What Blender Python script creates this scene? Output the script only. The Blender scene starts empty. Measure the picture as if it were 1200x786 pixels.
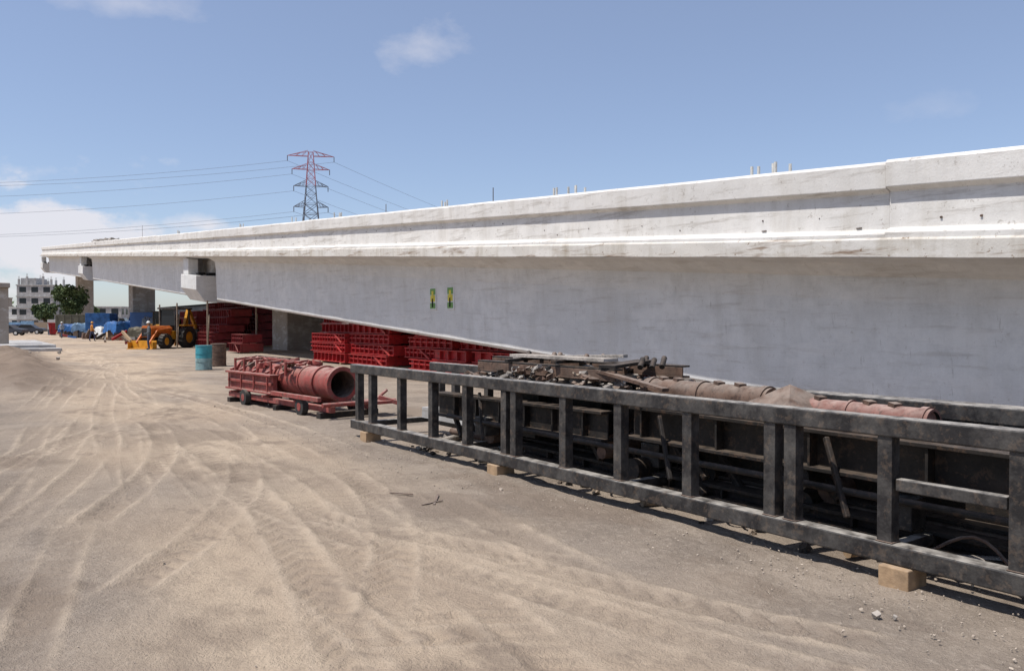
import bpy, math, random
import numpy as np
from mathutils import Vector, Matrix
random.seed(7); rng=np.random.RandomState(5)
scene=bpy.context.scene
COL=scene.collection
ROT_B=math.radians(34.9); ROT_F=math.radians(35.97)

# ------------------------------------------------------------------ materials
def new_mat(name):
    m=bpy.data.materials.new(name); m.use_nodes=True
    nt=m.node_tree; b=nt.nodes['Principled BSDF']
    return m,nt,b
def N(nt,t,**kw):
    n=nt.nodes.new(t)
    for k,v in kw.items():
        if k in n.inputs: n.inputs[k].default_value=v
        else: setattr(n,k,v)
    return n
def noise(nt,coord,scale,detail=5,rough=.6,stretch=None):
    L=nt.links
    if stretch:
        mp=N(nt,'ShaderNodeMapping'); mp.inputs['Scale'].default_value=stretch
        L.new(coord,mp.inputs['Vector']); coord=mp.outputs['Vector']
    n=N(nt,'ShaderNodeTexNoise'); n.inputs['Scale'].default_value=scale
    n.inputs['Detail'].default_value=min(detail,4); n.inputs['Roughness'].default_value=rough
    L.new(coord,n.inputs['Vector']); return n.outputs['Fac']
def ramp(nt,fac,a,b,ca=(0,0,0,1),cb=(1,1,1,1)):
    r=N(nt,'ShaderNodeValToRGB'); e=r.color_ramp.elements
    e[0].position=a; e[1].position=b; e[0].color=ca; e[1].color=cb
    nt.links.new(fac,r.inputs['Fac']); return r.outputs['Color']
def mix(nt,fac,a,b,mode='MIX'):
    m=N(nt,'ShaderNodeMix',data_type='RGBA',blend_type=mode)
    L=nt.links
    for sock,v in ((0,fac),(6,a),(7,b)):
        if isinstance(v,(int,float)): m.inputs[sock].default_value=v
        elif isinstance(v,tuple): m.inputs[sock].default_value=(v+(1,))[:4]
        else: L.new(v,m.inputs[sock])
    return m.outputs[2]
def bump(nt,b,h,dist,strength=1):
    n=N(nt,'ShaderNodeBump'); n.inputs['Distance'].default_value=dist; n.inputs['Strength'].default_value=strength
    nt.links.new(h,n.inputs['Height']); nt.links.new(n.outputs['Normal'],b.inputs['Normal'])
def simple(name,col,rough=.6,var=.35,scale=6,dust=0,dustcol=(.36,.30,.24),metal=0,bmp=.004,col2=None,spots=None,side=.25):
    m,nt,b=new_mat(name); L=nt.links
    tc=N(nt,'ShaderNodeTexCoord').outputs['Object']
    f=noise(nt,tc,scale)
    c2=col2 or tuple(c*(1-var) for c in col)
    c=mix(nt,ramp(nt,f,.38,.65),col,c2)
    if spots:
        f2=noise(nt,tc,scale*3.1,8,.7)
        c=mix(nt,ramp(nt,f2,.54,.62),c,spots)
    if dust>0:
        g=N(nt,'ShaderNodeNewGeometry'); s=N(nt,'ShaderNodeSeparateXYZ'); L.new(g.outputs['Normal'],s.inputs[0])
        up=ramp(nt,s.outputs['Z'],.3,.95)
        f3=noise(nt,tc,scale*1.7,6)
        md=N(nt,'ShaderNodeMath',operation='MULTIPLY'); L.new(up,md.inputs[0]); L.new(ramp(nt,f3,.3,.62),md.inputs[1])
        ml=N(nt,'ShaderNodeMath',operation='MULTIPLY'); L.new(md.outputs[0],ml.inputs[0]); ml.inputs[1].default_value=dust
        c=mix(nt,ml.outputs[0],c,dustcol)
        c=mix(nt,mix(nt,1.0,ramp(nt,noise(nt,tc,scale*.8,7,.75),.42,.7),(dust*side,)*3,'MULTIPLY'),c,dustcol)
    L.new(c,b.inputs['Base Color']); b.inputs['Roughness'].default_value=rough; b.inputs['Metallic'].default_value=metal
    b.inputs['Specular IOR Level'].default_value=.3
    if bmp: bump(nt,b,noise(nt,tc,scale*8,3),bmp,.6)
    return m
def concrete(name,col,dirt=(.25,.21,.17),dirtamt=.5,streak=.5,scr=0):
    m,nt,b=new_mat(name); L=nt.links
    tc=N(nt,'ShaderNodeTexCoord').outputs['Object']
    big=noise(nt,tc,.35,4,.6); med=noise(nt,tc,2.3,4,.65); fine=noise(nt,tc,30,2,.7)
    c=mix(nt,ramp(nt,big,.38,.64),col,tuple(x*.86 for x in col))
    c=mix(nt,ramp(nt,med,.42,.70),c,tuple(x*.84 for x in col))
    st=noise(nt,tc,1.0,4,.7,(1.7,1.7,.22))
    sm=mix(nt,1.0,ramp(nt,st,.48,.70),(streak,)*3,'MULTIPLY')
    c=mix(nt,sm,c,tuple(x*.60 for x in (col[0],col[1]*.94,col[2]*.84)))
    hs=noise(nt,tc,1.0,4,.75,(1.5,.6,7.0))
    sm2=mix(nt,1.0,ramp(nt,hs,.54,.67),(dirtamt,)*3,'MULTIPLY')
    c=mix(nt,sm2,c,dirt)
    sp=noise(nt,tc,8,4,.8)
    c=mix(nt,mix(nt,1.0,ramp(nt,sp,.61,.67),(dirtamt*1.2,)*3,'MULTIPLY'),c,dirt)
    c=mix(nt,mix(nt,1.0,ramp(nt,noise(nt,tc,1.2,4,.7,(1,.6,1.6)),.53,.60),(.30,)*3,'MULTIPLY'),c,(.73,.71,.68))
    if scr:
        mp=N(nt,'ShaderNodeMapping'); mp.inputs['Rotation'].default_value=(math.radians(35),0,0); mp.inputs['Scale'].default_value=(1,9,.9); L.new(tc,mp.inputs['Vector'])
        s2=noise(nt,mp.outputs[0],1.3,4,.8)
        c=mix(nt,mix(nt,1.0,ramp(nt,s2,.64,.69),(scr,)*3,'MULTIPLY'),c,(.28,.26,.235))
    c=mix(nt,.12,c,fine,'OVERLAY')
    L.new(c,b.inputs['Base Color']); b.inputs['Roughness'].default_value=.85; b.inputs['Specular IOR Level'].default_value=.25
    bump(nt,b,fine,.006,.5)
    return m
M_par=concrete('parapet_concrete',(.72,.695,.655),dirtamt=.45,streak=.42)
M_ledge=concrete('ledge_concrete',(.63,.595,.54),dirt=(.22,.15,.10),dirtamt=.95,streak=.8)
M_web=concrete('web_concrete',(.67,.665,.65),dirt=(.34,.30,.26),dirtamt=.30,streak=.24,scr=.5)
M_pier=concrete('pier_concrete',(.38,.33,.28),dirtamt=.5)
M_bld=concrete('building_concrete',(.42,.41,.40),dirtamt=.5)
M_blk=simple('black_painted_steel',(.026,.024,.024),.45,.3,5,dust=.85,dustcol=(.40,.37,.33),spots=(.06,.045,.035),side=.20)
M_blk2=simple('dark_greasy_steel',(.016,.014,.013),.6,.4,4,dust=.55,dustcol=(.17,.13,.10),spots=(.05,.032,.022))
M_rust=simple('rusty_steel',(.14,.085,.06),.8,.5,5,dust=.65,dustcol=(.30,.25,.21),spots=(.06,.036,.026))
M_redp=simple('faded_red_paint',(.28,.058,.048),.7,.35,4,dust=.85,dustcol=(.38,.26,.22),spots=(.12,.04,.03))
M_redpipe=simple('faded_rust_red',(.21,.09,.07),.75,.45,7,dust=.85,dustcol=(.37,.27,.23),spots=(.09,.042,.033))
M_red=simple('red_formwork_paint',(.40,.018,.02),.5,.35,2,dust=.35,spots=(.20,.015,.015),dustcol=(.30,.13,.10))
M_redshade=simple('shaded_red_paint',(.20,.018,.02),.6,.35,2,dust=.3)  # formwork red painted darker to carry the shade under the bridge
M_wood=simple('weathered_wood',(.40,.27,.16),.85,.4,9,dust=.4)
M_stick=simple('grey_brown_timber',(.30,.23,.17),.85,.4,9,dust=.4)
M_rub=simple('rubble_concrete',(.40,.36,.32),.95,.45,5,dust=.3,bmp=.02)
M_gravel=simple('gravel_stone',(.46,.385,.31),.95,.25,3,dust=0,bmp=0)
M_tire=simple('tire_rubber',(.03,.03,.03),.9,.2,3,dust=.4)
M_yel=simple('yellow_machine_paint',(.65,.30,.02),.5,.3,3,dust=.4)
M_org=simple('orange_machine_paint',(.60,.15,.02),.5,.3,3,dust=.3)
M_teal=simple('teal_drum_paint',(.05,.30,.36),.45,.3,6,dust=.3)
M_teal2=simple('faded_drum_paint',(.25,.38,.38),.55,.4,6,dust=.3)
M_blue=simple('blue_tarp',(.03,.13,.36),.5,.5,2,dust=.2)
M_bluel=simple('light_blue_tarp',(.20,.34,.50),.5,.4,2,dust=.2)
M_khaki=simple('khaki_tarp',(.16,.15,.11),.8,.4,2,dust=.3)
M_white=simple('white_painted',(.66,.66,.64),.5,.2,3)
M_glass=simple('dark_glass',(.02,.025,.03),.1,.1,3,bmp=0)
M_dark=simple('dark_void',(.01,.01,.01),.9,.1,3,bmp=0)
M_hole=simple('rusty_hole',(.09,.06,.045),.9,.3,9,bmp=0)
M_carg=simple('grey_car_paint',(.06,.065,.08),.3,.1,3,bmp=0)
M_carb=simple('blue_car_paint',(.04,.10,.26),.3,.1,3,bmp=0)
M_cap=simple('pale_pvc_stub',(.62,.60,.55),.6,.2,8)
M_lat=simple('galvanised_lattice',(.13,.14,.17),.6,.2,.2,bmp=0)
M_latr=simple('red_lattice_paint',(.42,.14,.17),.6,.2,.2,bmp=0)
M_wire=simple('cable_dark',(.13,.15,.19),.6,.1,3,bmp=0)
M_bark=simple('bark',(.10,.075,.055),.9,.3,5)
M_gry=simple('green_sticker',(.15,.30,.08),.5,.2,5,bmp=0)
M_yst=simple('yellow_sticker',(.65,.55,.06),.5,.2,5,bmp=0)
M_skin=simple('skin',(.35,.19,.12),.6,.1,5,bmp=0)
M_leaf,nt,b=new_mat('foliage')
oi=N(nt,'ShaderNodeTexCoord').outputs['Object']
nt.links.new(ramp(nt,noise(nt,oi,.9,3),.35,.68,(.025,.05,.015,1),(.11,.15,.05,1)),b.inputs['Base Color']); b.inputs['Roughness'].default_value=.8

# ------------------------------------------------------------------ builder
class MB:
    def __init__(s): s.v=[];s.f=[];s.m=[];s.mats=[];s.sm=[]
    def mi(s,mat):
        if mat not in s.mats: s.mats.append(mat)
        return s.mats.index(mat)
    def add(s,vs,fs,mat,smooth=False):
        o=len(s.v); s.v+= [tuple(p) for p in vs]; k=s.mi(mat)
        for f in fs: s.f.append(tuple(i+o for i in f)); s.m.append(k); s.sm.append(smooth)
    def box(s,x0,x1,y0,y1,z0,z1,mat,M=None):
        vs=[Vector((x,y,z)) for z in (z0,z1) for y in (y0,y1) for x in (x0,x1)]
        if M is not None: vs=[M@p for p in vs]
        s.add(vs,[(0,2,3,1),(4,5,7,6),(0,1,5,4),(2,6,7,3),(0,4,6,2),(1,3,7,5)],mat)
    def beam(s,p,q,w,h,mat,up=Vector((0,0,1))):
        p=Vector(p);q=Vector(q);d=(q-p); L=d.length; d.normalize()
        if abs(d.dot(up))>.98: up=Vector((1,0,0))
        x=d.cross(up).normalized(); z=x.cross(d)
        M=Matrix((x,d,z)).transposed().to_4x4(); M.translation=p
        s.box(-w/2,w/2,0,L,-h/2,h/2,mat,M)
    def tube(s,p,q,r,mat,n=12,r2=None,inner=None,cap=True,smooth=True,imat=None):
        p=Vector(p);q=Vector(q);d=(q-p).normalized(); r2=r if r2 is None else r2
        up=Vector((0,0,1)) if abs(d.z)<.9 else Vector((1,0,0))
        x=d.cross(up).normalized(); y=x.cross(d)
        ring=lambda c,r:[c+x*math.cos(2*math.pi*i/n)*r+y*math.sin(2*math.pi*i/n)*r for i in range(n)]
        vs=ring(p,r)+ring(q,r2); s.add(vs,[(i,(i+1)%n,n+(i+1)%n,n+i) for i in range(n)],mat,smooth)
        if inner:
            vi=ring(p,inner)+ring(q,inner)
            s.add(vi,[(i,n+i,n+(i+1)%n,(i+1)%n) for i in range(n)],imat or mat,smooth)
            for a,bb in ((p,q),(q,p)):
                rr=r if a is p else r2
                s.add(ring(a,rr)+ring(a,inner),[(i,(i+1)%n,n+(i+1)%n,n+i) for i in range(n)],mat)
        elif cap:
            s.add(ring(p,r),[tuple(range(n))],mat); s.add(ring(q,r2),[tuple(range(n))[::-1]],mat)
    def extr(s,poly,y0,y1,mat,zf=lambda y:0,closed=True,steps=1,caps=True):
        n=len(poly); vs=[]
        for k in range(steps+1):
            y=y0+(y1-y0)*k/steps
            vs+=[(x,y,z+zf(y)) for x,z in poly]
        fs=[]
        for k in range(steps):
            for i in range(n if closed else n-1):
                j=(i+1)%n; fs.append((k*n+i,k*n+j,(k+1)*n+j,(k+1)*n+i))
        if caps: fs.append(tuple(range(n))[::-1]); fs.append(tuple(range(steps*n,steps*n+n)))
        s.add(vs,fs,mat)
    def chunk(s,c,sx,sy,sz,mat,rot=None,jit=.25):
        R=Matrix.Rotation(random.uniform(0,6.28),3,'Z')@Matrix.Rotation(random.uniform(-.5,.5) if rot is None else rot,3,'X')@Matrix.Rotation(random.uniform(-.4,.4),3,'Y')
        vs=[]
        for z in (-1,1):
            for i in range(6):
                a=i*math.pi/3+random.uniform(-.3,.3); r=random.uniform(1-jit*2,1)
                vs.append(Vector(c)+R@Vector((math.cos(a)*sx*r,math.sin(a)*sy*r,z*sz*random.uniform(.6,1))))
        s.add(vs,[(0,1,2,3,4,5)[::-1],(6,7,8,9,10,11)]+[(i,(i+1)%6,6+(i+1)%6,6+i) for i in range(6)],mat)
    def obj(s,name,parent=None,bevel=0,auto=False):
        me=bpy.data.meshes.new(name); me.from_pydata(s.v,[],s.f)
        for m in s.mats: me.materials.append(m)
        me.polygons.foreach_set('material_index',s.m); me.polygons.foreach_set('use_smooth',s.sm)
        import bmesh
        bm=bmesh.new(); bm.from_mesh(me); bmesh.ops.recalc_face_normals(bm,faces=bm.faces); bm.to_mesh(me); bm.free()
        o=bpy.data.objects.new(name,me); COL.objects.link(o)
        if parent: o.parent=parent
        if bevel:
            b=o.modifiers.new('bevel','BEVEL'); b.width=bevel; b.segments=2; b.limit_method='ANGLE'; b.angle_limit=math.radians(40)
        return o
def empty(name,rot=0,loc=(0,0,0)):
    e=bpy.data.objects.new(name,None); COL.objects.link(e); e.rotation_euler=(0,0,rot); e.location=loc; return e
def curve(name,pts,r,mat,parent=None,smooth=True):
    c=bpy.data.curves.new(name,'CURVE'); c.dimensions='3D'; c.bevel_depth=r; c.bevel_resolution=2
    for pl in pts:
        sp=c.splines.new('POLY'); sp.points.add(len(pl)-1)
        for i,p in enumerate(pl): sp.points[i].co=(*p,1)
    c.materials.append(mat); o=bpy.data.objects.new(name,c); COL.objects.link(o)
    if parent: o.parent=parent
    return o
def W(D,s,z=0):
    c,sn=math.cos(ROT_B),math.sin(ROT_B); return (D*c-s*sn,D*sn+s*c,z)

# ------------------------------------------------------------------ ground
def vnoise(x,y,sc,seed):
    r=np.random.RandomState(seed).rand(257,257)
    x=x/sc+1000.3*seed%91; y=y/sc+77.7*seed%53
    xi=np.floor(x).astype(int); yi=np.floor(y).astype(int); fx=x-xi; fy=y-yi
    fx=fx*fx*(3-2*fx); fy=fy*fy*(3-2*fy); xi%=256; yi%=256
    return (r[xi,yi]*(1-fx)*(1-fy)+r[xi+1,yi]*fx*(1-fy)+r[xi,yi+1]*(1-fx)*fy+r[xi+1,yi+1]*fx*fy)-.5
def grade(a,b,f0,f1):
    out=[a]; 
    while out[-1]<b:
        t=(out[-1]-a)/(b-a); out.append(out[-1]+f0+(f1-f0)*t)
    return out
sf=grade(1.2,16,.019,.042)+grade(16.1,45,.06,.16)+grade(45.5,120,.6,1.5)
sv=[-4000,-2000,-900,-400,-150,-60,-30,-15,-8,-4,-2,-1,0,.6]+sf+[124,150,200,300,500,1000,2000,4000]
Df=grade(-.6,5.4,.020,.020)
Dv=[-4000,-2000,-900,-400,-150,-70,-40,-25,-16,-12]+grade(-9,-.8,.35,.1)+Df+grade(5.5,9,.08,.3)+[9.5,10,11,12,14,17,21,26,34,45,70,120,250,600,1500,4000]
S,D=np.meshgrid(np.array(sv),np.array(Dv),indexing='ij')
c_,s_=math.cos(ROT_B),math.sin(ROT_B)
X=D*c_-S*s_; Y=D*s_+S*c_
ampf=np.clip((70-np.abs(S))/40,0,1)*np.clip((14-np.abs(D))/6,0,1)
H=.045*vnoise(S,D,3.2,1)+.026*vnoise(S,D,1.1,2)
rough_=np.clip(.50+vnoise(S,D,1.4,31)*2.4,.12,1.2)
H+=rough_*(.014*vnoise(S,D,.33,3)+.016*vnoise(S,D,.14,4)+.010*vnoise(S,D,.06,6))
trk=np.zeros_like(S); loose=np.zeros_like(S)
prs=np.random.RandomState(21)
paths=[]
for a,tr in ((-2.9,.7),(-2.3,.5),(-1.4,1.),(-.8,.7),(-.1,1.),(.45,.6),(.95,1.),(1.45,.7),(1.9,1.),(2.4,1.),(2.9,.9),(3.5,.5)):
    paths.append((a,(4.9-a)/36,prs.uniform(.15,.45),prs.uniform(9,18),prs.uniform(0,6),prs.uniform(.10,.15),tr,0))
paths+=[(-3.2,.55,.1,15,0,.14,1.,-.013),(-5.0,.62,.1,15,0,.14,.9,-.013),(4.2,-.42,.1,15,1,.13,.9,.022),(.4,.38,.1,12,2,.15,1.,-.015),(1.6,.30,.1,12,2,.15,1.,-.012)]
def lay(d,along,w,fade,m,tr,k,depth=1.):
    global H,trk,loose
    ins=np.exp(-(d/w)**6)*fade
    H=H*(1-.6*ins)-.013*depth*ins*(.4+.6*m)
    sh=fade*np.exp(-((np.abs(d)-w*1.25)/(.28*w))**2)*(.25+.75*m)*np.clip(1+vnoise(S,D,.12,160+k)*1.6,0,2)
    H+=.010*depth*sh; loose=np.maximum(loose,sh)
    ty=k%3; per=.15 if ty else .19
    arg=(along+np.abs(d)*.9) if ty==0 else ((along+d*.6) if ty==1 else (along+.04*np.sign(d)))
    tread=np.tanh(2.5*np.sin(2*np.pi*arg/per))
    tm=np.clip(m*1.5-.3,0,1)
    H+=.008*tread*tm*ins*tr
    trk=np.maximum(trk,ins*(.30+.70*m)*(.62+.38*tread*tm*tr))
for k,(a,bb,c,L,ph,w,tr,qd) in enumerate(paths):
    dc=a+bb*S+qd*S*S+c*np.sin(S/L*2*np.pi*.5+ph)
    if qd!=0: fade=np.clip((17-S)/4,0,1)*.8
    else: fade=np.clip(.5+vnoise(S,D*.2,5,100+k)*2.4,.0,1)
    m=np.clip(vnoise(S,D,1.5,130+k)*4+.55,0,1)
    lay(D-dc,S,w,fade,m,tr*np.clip((30-S)/12,0,1),k)
for k,(x0,y0,an,ln,w,cv) in enumerate(((-.33,4.32,4,1.1,.11,.06),(-.25,4.62,3,.9,.05,.06),(-2.6,7.4,100,5,.14,.05),(-1.1,7.0,105,5,.14,.05),(-4.6,10.5,112,8,.14,.03),(-.6,6.2,-32,3,.12,.05),(.8,5.0,-38,3,.12,.05),(-6.5,12.5,95,7,.15,-.03))):
    an=math.radians(an); u=(X-x0)*math.cos(an)+(Y-y0)*math.sin(an); v=-(X-x0)*math.sin(an)+(Y-y0)*math.cos(an)-cv*u*u
    fade=np.clip((ln/2-np.abs(u))/.3,0,1); m=np.clip(.75+vnoise(S,D,.8,200+k)*1.4,0,1)
    lay(v,u,w,fade,m,1.3,k*3,1.2)
# raised dirt edge along the far-left side of the yard road
me_c=1.6+.02*(S-30)
mound=np.exp(-((D-me_c)/1.3)**2)*np.clip((S-21)/6,0,1)*np.clip((56-S)/6,0,1)
H=H*ampf+mound*.42*(.55+.9*(vnoise(S,D,1.1,9)+.5))*(1+.3*vnoise(S,D,.4,19))
verge=np.exp(-((D-4.75)/.55)**2)*np.clip((16-S)/4,0,1)*np.clip(S+3,0,1)
H+=verge*(.015*vnoise(S,D,.09,41)+.022*vnoise(S,D,.3,42))
cen=1.9+.075*S
road=np.exp(-(np.abs(D-cen)/(1.05+.05*np.abs(S)))**3)
road=np.clip(road*(1+vnoise(S*.5,D,1.2,11)*1.6)+vnoise(S*.5,D,.5,12)*.55,0,1)*(1-.8*verge)
road=np.where((S>60),np.clip(.6+vnoise(S,D,4,3),0,1),road)*(1-.95*np.clip(mound*1.6,0,1))
ns,nd=S.shape
me=bpy.data.meshes.new('ground')
co=np.stack([X,Y,H],-1).reshape(-1,3)
idx=np.arange(ns*nd).reshape(ns,nd)
q=np.stack([idx[:-1,:-1],idx[:-1,1:],idx[1:,1:],idx[1:,:-1]],-1).reshape(-1,4)
me.vertices.add(len(co)); me.vertices.foreach_set('co',co.ravel())
me.loops.add(q.size); me.loops.foreach_set('vertex_index',q.ravel().astype(np.int32))
me.polygons.add(len(q)); me.polygons.foreach_set('loop_start',np.arange(0,q.size,4,dtype=np.int32)); me.polygons.foreach_set('loop_total',np.full(len(q),4,dtype=np.int32))
me.update(calc_edges=True); me.polygons.foreach_set('use_smooth',np.ones(len(q),dtype=bool))
for nm,arr in (('trk',trk),('road',road),('loose',np.clip(loose,0,1)),('mound',np.clip(mound*1.5,0,1))):
    a=me.attributes.new(nm,'FLOAT','POINT'); a.data.foreach_set('value',arr.ravel().astype(np.float32))
g=bpy.data.objects.new('ground',me); COL.objects.link(g)
m,nt,b=new_mat('dusty_earth'); L=nt.links
tc=N(nt,'ShaderNodeTexCoord').outputs['Object']
mp=N(nt,'ShaderNodeMapping'); mp.inputs['Rotation'].default_value=(0,0,-ROT_B); L.new(tc,mp.inputs['Vector']); rc=mp.outputs['Vector']
AT=lambda n:N(nt,'ShaderNodeAttribute',attribute_name=n).outputs['Fac']
ar=AT('road'); at=AT('trk'); al=AT('loose'); am=AT('mound')
grey=mix(nt,ramp(nt,noise(nt,rc,.8,7,.65),.38,.62),(.365,.30,.24),(.255,.21,.17))
grey=mix(nt,mix(nt,1.0,ramp(nt,noise(nt,rc,14,8,.75),.50,.64),(.6,)*3,'MULTIPLY'),grey,(.42,.35,.285))
sand=mix(nt,ramp(nt,noise(nt,rc,.9,6,.65,(1,.35,1)),.40,.62),(.53,.42,.31),(.44,.34,.25))
sand=mix(nt,mix(nt,1.0,ramp(nt,noise(nt,rc,5,8,.7),.45,.72),(.7,)*3,'MULTIPLY'),sand,(.36,.28,.21))
c=mix(nt,ar,grey,sand)
c=mix(nt,mix(nt,1.0,at,(.6,.6,.6),'MULTIPLY'),c,(.33,.26,.20))
c=mix(nt,mix(nt,1.0,al,(.6,.6,.6),'MULTIPLY'),c,(.54,.435,.33))
c=mix(nt,mix(nt,1.0,ramp(nt,noise(nt,rc,.5,7,.7,(1,.5,1)),.53,.59),(.6,)*3,'MULTIPLY'),c,(.25,.195,.15))
c=mix(nt,mix(nt,1.0,ramp(nt,noise(nt,rc,1.6,7,.75,(1,.6,1)),.58,.64),(.45,)*3,'MULTIPLY'),c,(.24,.19,.15))
c=mix(nt,mix(nt,1.0,ramp(nt,noise(nt,rc,55,5,.8),.58,.68),(.4,)*3,'MULTIPLY'),c,(.20,.16,.13))
c=mix(nt,mix(nt,1.0,am,(.75,.75,.75),'MULTIPLY'),c,(.21,.155,.115))
L.new(c,b.inputs['Base Color']); b.inputs['Roughness'].default_value=.95; b.inputs['Specular IOR Level'].default_value=.1
bump(nt,b,noise(nt,rc,28,9,.85),.04,1.0)
me.materials.append(m)

gv=MB()
for i in range(2600):
    s=random.uniform(1.2,20)
    if random.random()<.85: d=random.gauss(4.75-.02*s,.32)
    else: d=random.uniform(-1.5,5)
    r=random.choice([.004,.005,.006,.008,.010])*random.uniform(.7,1.3)
    if random.random()<.004: r*=3
    x,y,_=W(d,s); gv.chunk((x,y,r*.2),r,r*random.uniform(.6,1),r*.6,M_gravel)
for (d,s,r) in ((4.35,2.55,.032),(4.42,2.48,.018)):
    x,y,_=W(d,s); gv.chunk((x,y,r*.4),r,r*.8,r*.7,M_rub)
for i in range(60):
    s=random.uniform(24,52); d=1.6+.02*(s-30)+random.gauss(0,.9); r=random.uniform(.03,.12); x,y,_=W(d,s); gv.chunk((x,y,.2),r,r,r*.7,M_rub)
gv.obj('gravel')

# ------------------------------------------------------------------ bridge
SL=.0686
zf=lambda s:2.254+SL*s
br=empty('concrete_overpass_bridge',ROT_B)
S0,S1=-34,152
mb=MB(); mb.extr([(11.75,.06),(21.3,.06),(21.3,1.1),(11.75,1.1)],S0,S1,M_web,zf,steps=40); mb.obj('deck_slab',br)
prof=[(11.56,0.0),(11.56,.33),(11.63,.385),(11.69,.40),(11.705,.96),(11.585,1.02),(11.575,1.38),(11.61,1.43),(11.66,1.44),(11.90,1.44),(11.92,1.0),(11.92,0.0)]
mb=MB()
segs=[S0,6.69,31.2,60.5,101,S1]
for k,(s,e) in enumerate(zip(segs[:-1],segs[1:])):
    dz=(.025,0,-.012,.01,0)[k]; dx=(-.02,0,.006,0,0)[k]
    n=max(2,int((e-s)/1.2)); base=len(mb.v)
    mb.extr([(x+dx,z+dz) for x,z in prof],s+.003,e-.003,M_par,zf,steps=n)
    for vi in range(base,len(mb.v)):
        x,y,z=mb.v[vi]; w=.004*math.sin(y*1.3+z*2)+.003*math.sin(y*3.7+x*9)+random.uniform(-.002,.002)
        mb.v[vi]=(x+w,y,z+w*.8)
    mb.extr([(33.04-x,z) for x,z in prof][::-1],s+.008,e-.008,M_par,zf,steps=1)
mb.obj('parapet',br,bevel=.012)
mb=MB()
mb.extr([(11.50,-.03),(11.50,.24),(11.545,.275),(11.545,-.03)],S0,S1,M_ledge,zf,steps=230)
for vi in range(len(mb.v)):
    x,y,z=mb.v[vi]; w=.003*math.sin(y*2.1)+random.uniform(-.004,.004); mb.v[vi]=(x+(w if x<11.53 else 0),y,z+w)
mb.obj('edge_beam_face',br,bevel=.01)
joints=[-2.5,50.7,102.5,153]
sec=[(11.53,-.035),(12.1,-.09),(12.50,-.30),(12.56,-.7),(12.62,-2.50),(12.70,-2.58),(20.3,-2.58),(20.45,-2.4),(20.52,-.32),(20.9,-.1),(21.45,-.035),(21.45,.055),(11.53,.055)]
over=[(11.53,-.035),(12.1,-.10),(13.3,-.12),(13.3,.055),(11.53,.055)]
mb=MB()
mb.extr(sec,S0,-5,M_web,zf,steps=4)
for a,e in zip(joints[:-1],joints[1:]):
    mb.extr(sec,a+(-2.4 if a<0 else 3.2),e-2.2,M_web,zf,steps=24)
    mb.extr(over,e-2.19,e+3.19,M_web,zf,steps=1)
mb.obj('box_girder',br)
for j in joints[1:]:
    mb=MB()
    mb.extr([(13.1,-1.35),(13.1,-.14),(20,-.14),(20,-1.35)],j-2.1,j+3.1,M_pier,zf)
    mb.extr([(11.75,-2.0),(11.75,-1.15),(21.2,-1.15),(21.2,-2.0),(20.6,-2.75),(12.3,-2.75)],j-.9,j+3.0,M_web,zf)
    mb.extr([(11.9,-1.145),(11.9,-.15),(12.5,-.15),(12.5,-1.145)],j+1.7,j+3.0,M_web,zf)
    for dd in (12.0,12.6):
        mb.box(dd,dd+.4,j-.5,j+.2,zf(j)-1.14,zf(j)-1.0,M_dark)
    mb.obj('pier_head',br,bevel=.03)
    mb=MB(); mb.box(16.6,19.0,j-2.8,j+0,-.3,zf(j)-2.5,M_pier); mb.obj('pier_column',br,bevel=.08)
mb=MB()
for i in range(60):
    s=-3+i*1.25+random.uniform(-.5,.5); z=zf(s)+random.choice([.50,.62,.84]); r=random.uniform(.008,.016)
    mb.tube((11.685,s,z),(11.74,s,z),r,M_hole,8)
for s in (6.3,7.2,9.0): mb.box(11.672,11.70,s-.06,s+.03,zf(s)+.43,zf(s)+.445,M_hole)
for s in (5.35,5.9): mb.tube((11.65,s,zf(s)+.56),(11.72,s,zf(s)+.58),.016,M_rust,8)
mb.obj('insert_holes',br)
mb=MB()
for s,n in ((3.65,2),(4.55,3),(8.9,3),(9.6,2),(14.6,4),(15.6,2),(21,3),(29,4),(34,2),(42,3),(56,4)):
    for k in range(n):
        ss=s+k*.16+random.uniform(-.04,.04); dd=12.05+random.uniform(0,.3); hgt=random.uniform(.14,.22); lean=random.uniform(-.03,.03)
        z=zf(ss)+1.09
        mb.tube((dd,ss,z),(dd,ss,z+.35),.012,M_rust,6)
        mb.tube((dd,ss,z+.30),(dd+lean,ss+lean,z+.42+hgt),.028,M_cap,8)
for s,h in ((18.7,.45),(25.5,.35),(70,1.0)):
    mb.tube((12.4,s,zf(s)+1.09),(12.4,s,zf(s)+1.5+h),.012,M_rust,6)
for i in range(30):
    s=random.uniform(82,94); mb.chunk((12+random.uniform(0,.5),s,zf(s)+1.42),.6,.6,.2,M_rub)
mb.obj('deck_stubs',br)
for s in (22.45,21.35):
    Z=2.47; nm=MB(); f=12.553
    nm.box(12.56,12.60,s-.22,s+.22,Z-.36,Z+.36,M_white)
    nm.box(f,12.559,s-.17,s+.17,Z+.12,Z+.32,M_gry); nm.box(f,12.559,s-.15,s+.15,Z-.10,Z+.10,M_yst); nm.box(f,12.559,s-.17,s+.17,Z-.32,Z-.14,M_gry)
    nm.box(f-.008,f-.002,s-.06,s+.06,Z-.06,Z+.24,M_yst)
    nm.box(f-.016,f-.010,s-.03,s+.03,Z-.28,Z-.0,M_dark)
    nm.obj('safety_sign',br)

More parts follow.
